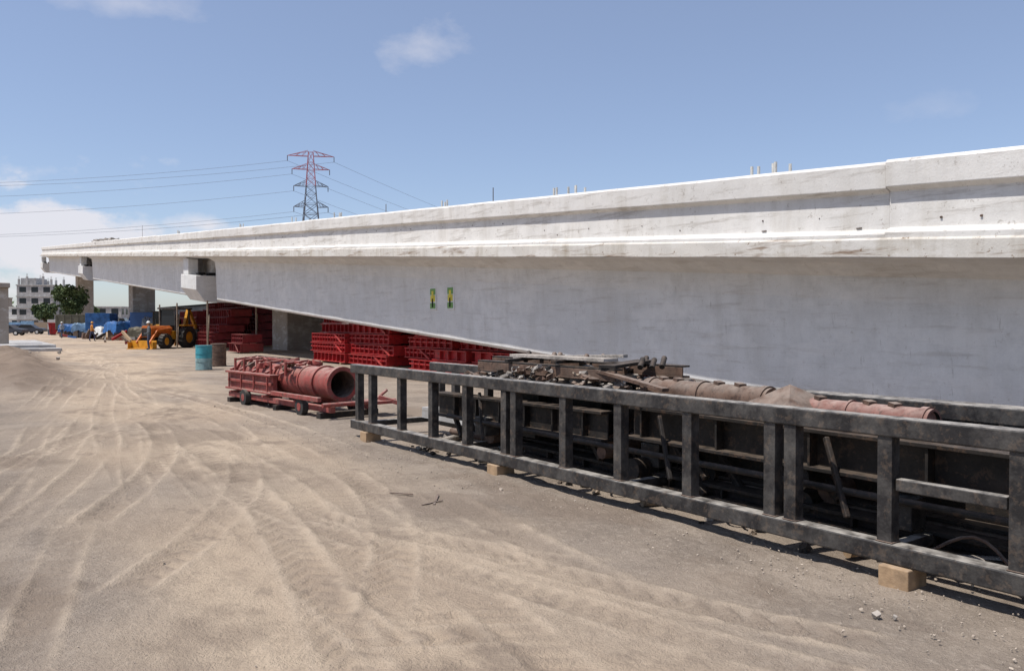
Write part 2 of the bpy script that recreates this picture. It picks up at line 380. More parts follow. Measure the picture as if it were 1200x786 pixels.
# ------------------------------------------------------------------ black steel rack
posts=[10.9,10.47,9.58,8.74,7.94,7.14,6.96,6.13,5.34,4.51,3.70,3.51,2.79,2.0,1.2,.4,.22,-.6,-1.4]
def rack(name,Df,s0,s1,plist,zt=1.08,z0=.12,midbays=()):
    e=empty(name,ROT_F)
    mb=MB()
    mb.box(Df,Df+.13,s0,s1,zt-.13,zt,M_blk); mb.obj('top_rail',e,bevel=.012)
    mb=MB(); mb.box(Df,Df+.13,s0,s1,z0,z0+.13,M_blk); mb.obj('bottom_rail',e,bevel=.012)
    mb=MB()
    for p in plist:
        if s0<=p<=s1-.05:
            t=random.uniform(-.008,.008); mb.box(Df+.015,Df+.115,p-.05+t,p+.05+t,z0+.131,zt-.131,M_blk)
            mb.box(Df+.008,Df+.122,p-.058+t,p+.058+t,z0+.132,z0+.140,M_rust)
    mb.obj('posts',e,bevel=.01)
    if midbays:
        mb=MB()
        for a,bb in midbays: mb.box(Df+.03,Df+.10,a+.059,bb-.059,.60,.68,M_blk)
        mb.obj('brace_rails',e,bevel=.008)
    return e
r1=rack('steel_frame_rack',5.05,-2.5,11.1,posts,midbays=((2.0,2.79),(.4,1.2)))
mb=MB()
for p in (10.9,8.2,5.34,2.79,.4):
    mb.box(5.185,6.295,p-.04,p+.04,.15,.23,M_blk)
mb.obj('cross_ties',r1,bevel=.006)
r2=rack('steel_frame_rack',6.30,-2.3,10.9,[p-.25 for p in posts])
r3=rack('steel_frame_rack',7.05,-2.0,7.0,[p+.1 for p in posts],zt=1.02)
for s,dd in ((2.70,5.0),(7.3,5.02),(10.6,5.02),(2.5,6.25),(7.0,6.25),(4.9,6.95)):
    mb=MB(); mb.box(dd,dd+.24,s-.10,s+.10,-.04,.118,M_wood)
    o=mb.obj('timber_block',None,bevel=.008); o.rotation_euler=(0,0,ROT_F)
def form(name,Dc,s0,s1,z0,z1,fl=.12,tilt=0,sp=.62):
    e=empty(name,ROT_F); mb=MB()
    zc=lambda s:tilt*(s-4)
    mb.extr([(Dc-.012,z0),(Dc+.012,z0),(Dc+.012,z1),(Dc-.012,z1)],s0,s1,M_blk2,zc)
    mb.extr([(Dc-fl,z1),(Dc+fl,z1),(Dc+fl,z1+.03),(Dc-fl,z1+.03)],s0,s1,M_blk2,zc); mb.extr([(Dc-fl,z0-.03),(Dc+fl,z0-.03),(Dc+fl,z0),(Dc-fl,z0)],s0,s1,M_blk2,zc)
    mb.obj('web_and_flanges',e,bevel=.004); mb=MB(); s=s0+.3
    while s<s1: mb.box(Dc-fl+.02,Dc-.013,s,s+.02,z0+.005+zc(s),z1-.005+zc(s),M_blk2); s+=sp
    mb.obj('stiffeners',e)
form('steel_form_beam',5.55,-1.2,5.6,.60,.86,.13,.006,.9)
form('steel_form_beam',5.48,5.9,9.2,.55,.80,.10,-.01,.5)
form('steel_form_beam',5.98,-1.6,8.3,.30,.92,.16,.0,1.1)
form('steel_form_beam',5.72,1.2,7.6,.14,.22,.10,.004)
form('steel_form_beam',6.75,-2,9.0,.20,.84)
form('steel_form_beam',7.6,-2,8.5,.25,.88)
form('steel_form_beam',8.1,-2,8.0,.10,.82)
e=empty('steel_mould_carriage',ROT_F); mb=MB()
for i in range(34):
    s=random.uniform(1.4,9.2); d=random.uniform(5.45,6.0); z=random.uniform(.22,.5)
    k=random.random()
    if k<.4: mb.tube((d-.12,s,z),(d+.16,s,z),random.uniform(.05,.12),random.choice([M_blk2,M_rust]),14)
    elif k<.7: mb.beam((d,s-.2,z-.15),(d+.1,s+.25,z+.25),.06,.06,M_blk2)
    else: mb.box(d-.1,d+.1,s-.12,s+.12,z-.12,z+.1,random.choice([M_blk2,M_blk]))
for s in (1.7,3.2,4.9,7.9):
    mb.beam((5.30,s,.30),(5.42,s+.25,.84),.04,.04,M_blk2)
mb.tube((5.36,0,.46),(5.36,8.8,.50),.03,M_blk2,8); mb.tube((5.9,-1,.22),(5.8,9.4,.2),.05,M_rust,8)
mb.obj('rollers_and_clamps',e,bevel=.008)
def rpipe(name,p,q,r,mat,inner=None):
    mb=MB(); p=Vector(p); q=Vector(q); mb.tube(p,q,r,mat,24,inner=inner or r*.82,imat=M_dark)
    for a,bb in ((.02,.06),(.93,.96),(.5,.515)): mb.tube(p+(q-p)*a,p+(q-p)*bb,r*1.12,mat,24)
    for a in (.2,.36,.7,.83): mb.beam(p+(q-p)*a+Vector((-.02,0,r)),p+(q-p)*(a+.05)+Vector((0,0,r+.01)),.07,.03,M_rust)
    o=mb.obj(name,None); o.rotation_euler=(0,0,ROT_F); return o
rpipe('red_steel_pipe',(5.62,2.75,1.0),(5.70,4.0,1.0),.10,M_redpipe)
rpipe('rusty_steel_pipe',(5.60,4.05,1.04),(5.70,5.55,1.04),.12,M_rust)
mb=MB(); 
mb.add([(5.35,3.72,1.02),(5.4,4.15,1.05),(5.62,3.9,1.20),(5.85,3.6,1.04),(5.75,4.3,1.07)],[(0,1,2),(0,2,3),(1,4,2)],M_rust)
o=mb.obj('bent_steel_sheet'); o.rotation_euler=(0,0,ROT_F); sm=o.modifiers.new('s','SOLIDIFY'); sm.thickness=.02
mb=MB()
for i in range(360):
    s=random.triangular(4.9,9.0,6.4); d=random.uniform(5.35,6.6); hh=1.0+.22*math.exp(-((s-6.9)/1.2)**2)*random.random()
    k=random.uniform(.02,.09); mb.chunk((d,s,hh),k,k*random.uniform(.6,1.6),k*random.uniform(.15,.5),random.choice([M_rub,M_rub,M_stick,M_blk2,M_rust,M_rust]))
mb.box(5.5,6.7,5.2,9.2,.95,.995,M_blk2)
o=mb.obj('rubble_pile'); o.rotation_euler=(0,0,ROT_F)
mb=MB()
for (d,s0,s1,z) in ((5.62,5.9,8.4,1.10),(6.05,6.2,8.7,1.13),(6.4,5.7,8.0,1.12)):
    mb.box(d-.06,d+.06,s0,s1,z,z+.02,M_rust); mb.box(d-.06,d-.04,s0,s1,z+.021,z+.11,M_rust); mb.box(d-.06,d+.06,s0,s1,z+.111,z+.13,M_blk2)
    y=s0+.2
    while y<s1: mb.box(d-.038,d+.05,y,y+.02,z+.022,z+.11,M_rust); y+=.33
for a in ((5.55,6.0,1.25,6.3,6.2,1.28),(5.5,6.8,1.27,6.4,7.0,1.25),(5.5,7.7,1.25,6.3,7.6,1.29),(5.7,6.1,1.31,5.8,7.9,1.30),(6.2,6.4,1.33,6.0,8.2,1.26),(5.45,5.1,1.08,5.6,6.2,1.2)):
    mb.beam(a[:3],a[3:],random.choice([.08,.12,.2]),.035,random.choice([M_blk2,M_rub,M_rust]))
for i in range(9):
    s=random.uniform(5.6,8.6); d=random.uniform(5.6,6.3); mb.tube((d,s,1.24),(d+.12,s+.08,1.31+random.uniform(0,.03)),.03,random.choice([M_rust,M_blk2]),10)
o=mb.obj('scrap_steel_forms',None,bevel=.004); o.rotation_euler=(0,0,ROT_F)
mb=MB()
for a in ((5.35,4.1,.05,6.1,3.7,.08),(5.3,3.2,.05,6.2,3.0,.07),(5.45,2.5,.06,6.2,3.5,.07),(5.3,5.9,.05,6.0,6.6,.06),(5.4,7.6,.05,6.2,8.8,.06),(5.5,1.6,.06,6.1,2.4,.09),(5.3,9.3,.05,6.2,9.8,.05),(5.25,2.95,.09,5.9,2.1,.12),(5.4,4.5,.05,6.1,5.3,.05),(5.3,8.0,.05,6.2,7.5,.06),(5.25,5.2,.05,5.9,5.0,.05)):
    mb.tube(a[:3],a[3:],random.uniform(.025,.05),random.choice([M_stick,M_wood,M_rub]),8)
for i in range(260):
    s=random.uniform(1,10.5); d=random.uniform(5.2,8.5); k=random.uniform(.015,.07)
    mb.chunk((d,s,k*.3),k,k,k*.4,random.choice([M_rub,M_stick,M_blk2]))
mb.box(6.0,6.25,8.9,10.6,.26,.42,M_bld); mb.box(5.5,5.9,7.7,8.9,.05,.09,M_wood)
o=mb.obj('scrap_timber'); o.rotation_euler=(0,0,ROT_F)
pts=[]
for k in range(4):
    s=random.uniform(1.8,6); d=5.6; pl=[]
    for i in range(26):
        pl.append((d+.25*math.sin(i*.35+k*2),s+i*.05,.04+.05*abs(math.sin(i*.3+k)))); 
    pts.append(pl)
pts.append([(5.3+.02*i+.1*math.sin(i*.4),2.0+.07*i,.05+.25*math.exp(-((i-6)/4)**2)) for i in range(18)])
o=curve('rubber_hose',pts,.012,M_rust); o.rotation_euler=(0,0,ROT_F)
mb=MB()
for a in ((3.75,6.4,.012,4.0,6.75,.012),(3.65,6.45,.012,3.9,6.5,.012),(3.8,6.9,.012,3.65,7.1,.014)):
    mb.beam(a[:3],a[3:],.02,.006,M_rust)
o=mb.obj('steel_scraps'); o.rotation_euler=(0,0,ROT_F)

# ------------------------------------------------------------------ red pipe mould on skid
ang=math.atan2(2.85,3.2); e=empty('red_pipe_mould',ang,(-3.15,14.6,0)); e.scale=(.96,.92,.96)
mb=MB(); mb.tube((0,-.05,.60),(0,2.3,.60),.30,M_redp,28,inner=.255,imat=M_rust); mb.tube((0,-.10,.60),(0,0,.60),.335,M_redp,28,inner=.256,imat=M_rust); mb.tube((0,.55,.60),(0,.63,.60),.335,M_redp,28,inner=.301); mb.tube((0,1.2,.60),(0,1.25,.60),.32,M_redp,28,inner=.301)
mb.tube((0,2.3,.60),(0,4.2,.60),.34,M_redp,24); mb.tube((0,4.2,.60),(0,4.35,.60),.39,M_redp,24)
mb.obj('pipe',e)
mb=MB()
for sx in (-1,1):
    y0=2.0 if sx<0 else 1.4
    a,bb=sorted((sx*.37,sx*.47)); mb.box(a,bb,y0,4.3,.34,.66,M_redp)
    a,bb=sorted((sx*.35,sx*.56)); mb.box(a,bb,y0-.05,4.35,.661,.70,M_redp); mb.box(a,bb,y0-.05,4.35,.30,.339,M_redp)
    a,bb=sorted((sx*.471,sx*.52)); mb.box(a,bb,y0,4.3,.47,.53,M_redp)
    for i in range(4):
        a,bb=sorted((sx*.521,sx*.55)); mb.box(a,bb,y0+.12+i*.68,y0+.16+i*.68,.341,.66,M_redp)
mb.obj('side_forms',e,bevel=.008)
mb=MB()
for x in (-.45,.45): mb.box(x-.05,x+.05,-.55,4.3,.12,.23,M_redp)
for y in (-.5,.7,2.2,3.9): mb.box(-.62,.62,y-.04,y+.04,.235,.28,M_redp)
for y in (-.3,1.6,4.0): mb.box(-.62,.62,y-.08,y+.08,-.02,.119,M_blk2)
mb.box(-.66,-.58,-.35,1.7,.315,.40,M_redp)
mb.tube((-.7,-.62,.28),(.85,-.62,.28),.04,M_redp); mb.tube((.4,-.6,.3),(.85,-.3,.45),.03,M_redp); mb.beam((.5,-.6,.36),(.9,-.95,.2),.08,.08,M_redp); mb.box(.3,.75,-.8,-.2,.24,.30,M_redp)
mb.obj('skid_frame',e,bevel=.008)
mb=MB()
for y in (.5,3.2):
    for x in (-.56,.56): mb.tube((x-.06,y,.17),(x+.06,y,.17),.17,M_tire,18); mb.tube((x-.065,y,.17),(x+.065,y,.17),.08,M_redp,12)
mb.obj('wheels',e)
mb=MB()
for i in range(60):
    y=random.uniform(1.3,4.2); x=random.uniform(-.42,.42); mb.chunk((x,y,.60+.36*math.sqrt(max(0,1-(x/.5)**2))),random.uniform(.03,.12),random.uniform(.03,.16),random.uniform(.02,.07),random.choice([M_redp,M_rust,M_redp]))
for y in (1.5,2.2,2.9,3.6,4.1): 
    mb.tube((-.42,y,.70),(-.42,y,.98),.03,M_redp,8); mb.tube((-.42,y,.95),(.15,y+.15,.99),.025,M_redp,8); mb.beam((-.45,y+.2,.72),(.3,y+.35,.97),.07,.04,M_redp)
mb.beam((-.2,1.3,.97),(-.15,3.0,1.0),.06,.05,M_redp); mb.beam((.1,2.5,.99),(.12,4.2,1.0),.06,.05,M_rust)
mb.obj('clamps',e,bevel=.004)

# ------------------------------------------------------------------ drums
def drum(x,y,ma,mb_):
    m_=MB(); m_.tube((x,y,0),(x,y,.42),.285,mb_,24); m_.tube((x,y,.42),(x,y,.88),.285,ma,24)
    for z in (.02,.30,.58,.87): m_.tube((x,y,z-.012),(x,y,z+.012),.297,ma if z>.4 else mb_,24)
    m_.obj('oil_drum')
drum(-11.15,28.8,M_teal,M_teal2)
drum(-11.5,31.2,M_rust,M_rust)

# ------------------------------------------------------------------ red formwork stacks
def stack(D0,D1,s0,s1,tiers,th,mat,step=.22):
    e=empty('steel_formwork_stack',ROT_B)
    for t in range(tiers):
        mb=MB(); z=t*th+.08; off=t*step*random.uniform(.4,1.5); a=D0+off; 
        y0=s0+random.uniform(0,.9); y1=s1-random.uniform(0,1.2)
        n=max(1,int((y1-y0)/random.choice([2.2,3,3.6]))); L_=(y1-y0)/n
        for k in range(n):
            p=y0+k*L_+.04+random.uniform(0,.12); q=p+L_-.14; j=random.uniform(-.14,.14); aa=a+j
            mb.box(aa+.12,aa+.14,p,q,z+.03,z+th-.06,mat)
            mb.box(aa,aa+.5,p,q,z+th-.06,z+th-.03,mat); mb.box(aa,aa+.5,p,q,z,z+.03,mat)
            y=p; rs_=random.choice([.3,.42,.55])
            while y<q: mb.box(aa+.01,aa+.119,y,y+.025,z+.031,z+th-.061,mat); y+=rs_
            mb.box(aa+.15,min(D1,aa+1.6),p,p+.04,z+.031,z+th-.061,mat); mb.box(aa+.15,min(D1,aa+1.6),q-.04,q,z+.031,z+th-.061,mat)
            mb.box(aa+.6,min(D1,aa+1.6),p,q,z+th-.06,z+th-.03,mat)
            if random.random()<.6: mb.box(aa+.03,aa+.10,p,q,z+th*.45,z+th*.45+.05,mat)
            if random.random()<.35: mb.beam((aa-.05,p+.2,z),(aa+.05,min(q,p+1.2),z+th*.9),.05,.05,mat)
        mb.obj('form_panels',e)
    mb=MB()
    for k in range(int((s1-s0)/2)): mb.box(D0,D1,s0+.5+k*2,s0+.65+k*2,0,.078,M_wood)
    mb.obj('bearers',e)
stack(12.9,15,18.6,25.8,4,.38,M_red,.12); stack(12.8,15.2,26,34.5,5,.40,M_red,.12); stack(12.8,14.0,13,18.4,3,.38,M_red,.1)
stack(15.3,17,20,34.5,5,.44,M_red); stack(17.2,20,18,35,5,.5,M_redshade)
stack(13.4,15.8,52,58.5,5,.5,M_redshade); stack(13.6,15.9,59.2,66,5,.5,M_redshade); stack(12.8,14,44,47.5,2,.5,M_redshade)
stack(16.6,20,55,72,6,.55,M_redshade); stack(19.5,21.5,36,47,5,.55,M_redshade)
for s,d in ((49,12.2),(56,12.0),(62,12.1),(45.5,14.0)):
    mb=MB(); mb.tube((d,s,0),(d,s,3.0),.05,M_stick,8); mb.tube((d,s,0),(d+.3,s+.8,2.2),.035,M_stick,8)
    o=mb.obj('timber_prop'); o.rotation_euler=(0,0,ROT_B)

# ------------------------------------------------------------------ backhoe
def wheel(mb,x,y,r,w,hub):
    mb.tube((x-w/2,y,r),(x+w/2,y,r),r,M_tire,22,inner=r*.55,imat=M_tire)
    mb.tube((x-w*.3,y,r),(x+w*.3,y,r),r*.55,hub,16)
    for i in range(16):
        a=i*math.pi/8; mb.beam((x-w/2,y+math.cos(a)*r,r+math.sin(a)*r),(x+w/2,y+math.cos(a+.15)*r,r+math.sin(a+.15)*r),.08,.06,M_tire)
def backhoe(D_,s_,rot,pa,pb,loader=True):
    e=empty('backhoe_loader',rot,W(D_,s_,0)); 
    mb=MB()
    for x in (-.85,.85): wheel(mb,x,-.9,.72,.45,pb); wheel(mb,x,1.3,.48,.35,pb)
    mb.obj('wheels',e)
    mb=MB(); mb.extr([(-.38,.75),(.38,.75),(.40,1.35),(.30,1.5),(-.30,1.5),(-.40,1.35)],.1,2.0,pa); mb.box(-.5,.5,-1.6,.09,.6,1.15,pb); mb.box(-.45,.45,-.2,1.9,.5,.74,M_blk2)
    for x in (-.85,.85): mb.extr([(x-.25,1.48),(x+.25,1.48),(x+.25,1.58),(x-.25,1.58)],-1.55,-.25,pb)
    mb.tube((.25,1.4,1.5),(.25,1.4,2.0),.04,M_blk); mb.box(-.36,.36,2.002,2.04,.8,1.35,M_blk2)
    mb.obj('hood_and_chassis',e,bevel=.04)
    mb=MB()
    for x in (-.6,.6):
        for y in (-1.5,-.05): mb.beam((x,y,1.15),(x*.95,y+.05,2.6),.08,.08,M_blk)
    mb.box(-.72,.72,-1.65,.1,2.6,2.7,M_blk); mb.box(-.56,.56,-.06,-.04,1.5,2.58,M_glass); mb.box(-.25,.25,-1.1,-.6,1.16,1.9,M_blk2)
    mb.obj('cab',e,bevel=.02)
    mb=MB()
    if loader:
        for x in (-.5,.5): mb.beam((x,.2,1.3),(x,1.6,1.15),.1,.18,pa); mb.beam((x,1.6,1.15),(x,2.3,.4),.1,.16,pa)
        mb.extr([(-.95,0),(.95,0),(.95,.05),(-.95,.05)],2.25,2.7,pb); mb.box(-.95,.95,2.2,2.249,.0,.55,pb); mb.box(-.95,-.91,2.25,2.6,.051,.45,pb); mb.box(.91,.95,2.25,2.6,.051,.45,pb)
    mb.beam((0,-1.6,.9),(0,-2.2,2.6),.2,.28,pb); mb.beam((0,-2.2,2.6),(0,-3.0,1.3),.16,.22,pb); mb.box(-.3,.3,-3.3,-2.8,.6,1.25,M_blk2)
    for x in (-.9,.9): mb.beam((x*.5,-1.6,.8),(x,-1.9,.1),.1,.1,pb)
    mb.obj('loader_and_digger_arm',e,bevel=.01)
backhoe(11.6,57,math.radians(165),M_org,M_yel)
backhoe(14.5,74,math.radians(200),M_yel,M_yel)

# ------------------------------------------------------------------ workers
def worker(x,y,rot,shirt,legs,helmet,pose=0,z=0):
    m,nt,b=new_mat('work_clothes'); L=nt.links
    tc=N(nt,'ShaderNodeTexCoord').outputs['Object']; sp=N(nt,'ShaderNodeSeparateXYZ'); L.new(tc,sp.inputs[0])
    r=N(nt,'ShaderNodeValToRGB'); r.color_ramp.interpolation='CONSTANT'; el_=r.color_ramp.elements
    el_[0].position=0; el_[0].color=(.03,.025,.02,1); el_[1].position=.05; el_[1].color=(*legs,1)
    a=el_.new(.53); a.color=(*shirt,1); a=el_.new(.845); a.color=(.35,.19,.12,1)
    dv=N(nt,'ShaderNodeMath',operation='DIVIDE'); L.new(sp.outputs['Z'],dv.inputs[0]); dv.inputs[1].default_value=1.75; L.new(dv.outputs[0],r.inputs[0])
    L.new(r.outputs[0],b.inputs['Base Color']); b.inputs['Roughness'].default_value=.9
    e=empty('construction_worker',rot,(x,y,z))
    st=.16 if pose==1 else .0
    V=[(0,0,.95),(0,0,1.2),(0,0,1.42),(0,0,1.50),(0,.02,1.60),(0,.02,1.70),
       (.10,0,.90),(.12,.05+st,.48),(.12,0+st,.08),(.12,.16+st,.04),(-.10,0,.90),(-.12,.05-st,.48),(-.12,-.03-st,.08),(-.12,.13-st,.04),
       (.19,0,1.40),(.27,-.02,1.12),(.27,.16 if pose else .06,.90),(.26,.24 if pose else .09,.82),(-.19,0,1.40),(-.27,-.02,1.12),(-.25,.2,1.0),(-.2,.28,1.02)]
    E=[(0,1),(1,2),(2,3),(3,4),(4,5),(0,6),(6,7),(7,8),(8,9),(0,10),(10,11),(11,12),(12,13),(2,14),(14,15),(15,16),(16,17),(2,18),(18,19),(19,20),(20,21)]
    R=[.15,.15,.14,.06,.095,.08,.10,.07,.05,.04,.10,.07,.05,.04,.07,.05,.04,.04,.07,.05,.04,.04]
    me=bpy.data.meshes.new('body'); me.from_pydata(V,E,[]); o=bpy.data.objects.new('body',me); COL.objects.link(o); o.parent=e
    sk=o.modifiers.new('skin','SKIN'); 
    for i,rr in enumerate(R): me.skin_vertices[0].data[i].radius=(rr,rr*.8)
    me.skin_vertices[0].data[0].use_root=True
    sb=o.modifiers.new('sub','SUBSURF'); sb.levels=1; sb.render_levels=2; me.materials.append(m)
    mb=MB(); mb.tube((0,.02,1.68),(0,.02,1.74),.125,helmet,14,r2=.11); mb.tube((0,.02,1.74),(0,.02,1.81),.11,helmet,14,r2=.05); mb.box(-.08,.08,.10,.2,1.675,1.69,helmet); mb.box(-.015,.015,.11,.135,1.60,1.64,M_skin)
    mb.obj('hard_hat',e)
worker(*W(9.9,54)[:2],2.0,(.10,.11,.12),(.05,.06,.10),M_white,0)
worker(*W(10.2,82)[:2],-.8,(.45,.18,.03),(.05,.06,.12),M_yel,1)
worker(*W(9.6,101)[:2],1.2,(.3,.32,.35),(.04,.05,.09),M_white,1)

# ------------------------------------------------------------------ vehicles
def car(x,y,rot,paint,name='parked_car'):
    e=empty(name,rot,(x,y,0)); mb=MB()
    body=[(-2.1,.35),(2.1,.35),(2.15,.7),(1.9,.88),(1.1,.95),(.45,1.42),(-.9,1.45),(-1.5,1.0),(-2.1,.95)]
    mb.extr(body,-.85,.85,paint); mb.obj('body',e,bevel=.06)
    mb=MB(); mb.extr([(.98,.97),(.42,1.36),(-.85,1.39),(-1.38,1.02)],-.856,.856,M_glass)
    mb.obj('windows',e)
    mb=MB()
    for xx in (-1.3,1.3):
        for yy in (-.8,.8): mb.tube((xx,yy-.1,.33),(xx,yy+.1,.33),.33,M_tire,16); mb.tube((xx,yy-.11,.33),(xx,yy+.11,.33),.18,M_white,10)
    mb.obj('wheels',e)
car(-71.5,118,.2,M_carg); car(-79,128,.1,M_carb); car(-60,122,1.2,M_white); car(-75.5,113,-.1,M_carg); car(-67,106,.1,M_carg); car(-71,101,.1,M_white); car(-63,116,.4,M_carb)
def truck(x,y,rot,cab,boxm):
    e=empty('parked_truck',rot,(x,y,0)); mb=MB()
    mb.extr([(2.2,.5),(4.0,.5),(4.05,1.3),(3.75,2.35),(2.2,2.4)],-1.05,1.05,cab); mb.box(-3.8,2.1,-1.0,1.0,.7,.88,M_blk2); mb.obj('cab_and_chassis',e,bevel=.06)
    mb=MB(); mb.extr([(3.99,1.4),(3.80,2.2),(2.9,2.25),(2.9,1.4)],-1.056,1.056,M_glass); mb.obj('windows',e)
    mb=MB(); mb.box(-3.9,2.05,-1.15,1.15,.885,2.7,boxm); 
    for k in range(8): mb.box(-3.8+k*.8,-3.72+k*.8,-1.19,-1.151,.9,2.68,boxm)
    mb.obj('cargo_body',e,bevel=.02); mb=MB()
    for xx in (-2.6,-1.6,3.1):
        for yy in (-.95,.95): mb.tube((xx,yy-.13,.48),(xx,yy+.13,.48),.48,M_tire,18); mb.tube((xx,yy-.14,.48),(xx,yy+.14,.48),.25,M_white,10)
    mb.obj('wheels',e)
x,y,_=W(14,112); truck(x,y,.3,M_white,M_khaki)
x,y,_=W(13.2,97); truck(x,y,1.9,M_carb,M_blue)
x,y,_=W(16,88); truck(x,y,1.9,M_white,M_carb)
x,y,_=W(22.5,100); truck(x,y,.2,M_org,M_carg)
e=empty('red_skip_container',.35,(-62.5,110,0)); mb=MB(); mb.extr([(-1.0,.15),(1.0,.15),(1.2,1.6),(-1.2,1.6)],-1,1,M_red)
for x in (-.9,-.3,.3,.9): mb.box(x-.05,x+.05,-1.06,-1.01,.2,1.55,M_red)
mb.box(-1.28,1.28,-1.08,1.08,1.6,1.7,M_red); mb.box(-.9,-.6,-.9,.9,0,.149,M_blk); mb.box(.6,.9,-.9,.9,0,.149,M_blk); mb.obj('skip_body',e,bevel=.02)
e=empty('timber_trestle_table',.1,(-52.5,96,0)); mb=MB(); mb.box(-1.7,1.7,-.6,.6,.85,.95,M_wood)
for x in (-1.4,0,1.4):
    for y in (-.5,.5): mb.beam((x,y,0),(x,y*.8,.85),.1,.1,M_wood)
mb.box(-1.6,1.0,-.4,.3,.955,1.2,M_stick); mb.obj('table_parts',e)
def crate_stack(D_,s_,w,d,h,tm,seed):
    rs=random.Random(seed); e=empty('tarp_covered_crates',ROT_B+rs.uniform(-.5,.5),W(D_,s_,0)); mb=MB()
    for k in range(4):
        x0=-w/2+k*w/4; hh=h*rs.uniform(.55,1)
        mb.box(x0+.04,x0+w/4-.04,-d/2,d/2,0,hh,rs.choice([M_stick,M_bluel,M_white,M_rust,M_carg]))
    mb.obj('crates',e,bevel=.02)
    n=18; vs=[];fs=[]
    for j in range(n+1):
        for i in range(n+1):
            u=i/n*2-1; v=j/n*2-1; ed=max(abs(u),abs(v)); zz=h*1.04 if ed<.72 else h*1.04-(ed-.72)/.28*h*rs.uniform(.5,.62)
            k=.72 if ed<.72 else .72+(ed-.72)*.25
            vs.append((u/max(ed,.01)*min(ed,k)*w*.72,v/max(ed,.01)*min(ed,k)*d*.72,zz+rs.uniform(-.06,.06)+.12*math.sin(u*5+seed)*math.cos(v*4)))
    for j in range(n):
        for i in range(n): a=j*(n+1)+i; fs.append((a,a+1,a+n+2,a+n+1))
    mb=MB(); mb.add(vs,fs,tm); mb.obj('tarp',e)
for i,(d,s,w_,dd,h,mt) in enumerate(((13.5,86,2.6,2.2,1.7,M_blue),(11.4,108,2.4,2.0,1.4,M_blue),(16,80,2.6,2.4,2.1,M_carg),(12.6,71,2,1.6,1.2,M_khaki),(18,76,3,2,2.4,M_stick),(17.5,96,3,2.5,2.6,M_blue),(12.5,90,1.6,1.4,1.2,M_white),(11.8,101,2.2,1.8,1.5,M_bluel))):
    crate_stack(d,s,w_,dd,h,mt,i)
mb=MB()
for i in range(260):
    d=random.uniform(10.6,20); s=random.uniform(62,130); a=random.uniform(0,3.1); l=random.uniform(.4,1.6); z=random.uniform(.1,1.1)
    x,y,_=W(d,s); mt=random.choice([M_stick,M_rust,M_blk2,M_blue,M_redshade,M_red,M_white,M_carg,M_wood])
    if i%3: mb.beam((x,y,z*.3),(x+l*math.cos(a),y+l*math.sin(a),z),.15,.2,mt)
    else: mb.chunk((x,y,.3),.6,.5,.4,mt)
mb.obj('scrap_heap')

e=empty('storage_shed',ROT_B); mb=MB()
mb.box(20.5,24,60,104,0,3.4,M_bld); mb.box(20.2,24.3,59.5,104.5,3.402,3.55,M_blk2)
for k in range(9): mb.box(20.44,20.499,62+k*4.6,64.6+k*4.6,.02,2.6,M_dark)
mb.obj('shed_walls',e)
e=empty('site_wall',ROT_B); mb=MB()
for k in range(30): mb.box(25,25.2,-20+k*4.0,-20+k*4.0+3.88,0,2.6,M_bld); mb.box(24.9,25.3,-20+k*4.0-.11,-20+k*4.0-.01,0,2.8,M_bld)
mb.obj('wall_panels',e)

# ------------------------------------------------------------------ left concrete column and slab
mb=MB(); mb.box(1.6,5.0,56,72,-.1,.36,M_bld); mb.box(2.4,5.2,54.6,55.99,-.1,.18,M_bld); o=mb.obj('concrete_pavement_slab',None,bevel=.03); o.rotation_euler=(0,0,ROT_B)
mb=MB(); mb.box(2.15,2.72,59.5,60.4,.3,3.9,M_pier); mb.box(1.4,2.8,59.2,60.7,3.901,4.2,M_pier); o=mb.obj('concrete_column',None,bevel=.04); o.rotation_euler=(0,0,ROT_B)

# ------------------------------------------------------------------ far buildings
def building(x,y,w,d,floors,fh,mat,unfinished=False,name='concrete_building'):
    e=empty(name,.15,(x,y,0)); mb=MB(); H_=floors*fh
    mb.box(-w/2,w/2,-d/2,d/2,0,H_,mat)
    for f in range(1,floors+1): mb.box(-w/2-.15,w/2+.15,-d/2-.15,d/2+.15,f*fh-.25,f*fh+.003*f,mat)
    mb.obj('walls',e); mb=MB(); nb=max(2,int(w/2.6)); bw=w/nb
    for f in range(floors):
        for k in range(nb):
            x0=-w/2+k*bw+bw*.22; mb.box(x0,x0+bw*.56,-d/2-.02,-d/2+.1,f*fh+.9,f*fh+fh-.55,M_glass)
        for k in range(max(2,int(d/3))): y0=-d/2+.6+k*3; mb.box(w/2-.1,w/2+.02,y0,y0+1.4,f*fh+.9,f*fh+fh-.55,M_glass)
    mb.obj('windows',e)
    if unfinished:
        mb=MB()
        for k in range(5):
            for yy in (-d/2+.3,d/2-.3):
                xx=-w/2+.4+k*(w-.8)/4; hh=H_+random.uniform(.6,2.2); mb.box(xx-.2,xx+.2,yy-.2,yy+.2,H_+.03,hh,mat)
                for r in range(2): mb.tube((xx+r*.2-.1,yy,hh-.2),(xx+r*.2-.1,yy,hh+.7),.03,M_rust,5)
        mb.box(-w/2+.5,0,-d/2+1,d/2-1,H_+.02,H_+1.6,mat)
        mb.obj('roof_columns',e)
building(-115,195,8,8,4,2.7,M_bld,True); building(-126,200,9,8,2,2.8,M_white); building(-104,205,9,8,2,2.9,M_bld); building(-139,210,10,8,3,2.8,M_pier)
building(-90,215,14,9,1,3.4,M_white); building(-76,225,10,9,2,3.0,M_bld); building(-60,240,16,9,2,3.2,M_pier)
e=empty('hoarding_fence'); mb=MB()
for k in range(36): mb.box(-140+k*2.5,-140+k*2.5+2.44,150,150.1,0,random.choice([1.8,2.0,2.3]),random.choice([M_bld,M_stick,M_bluel,M_rust,M_bld,M_carg]))
mb.obj('fence_panels',e)
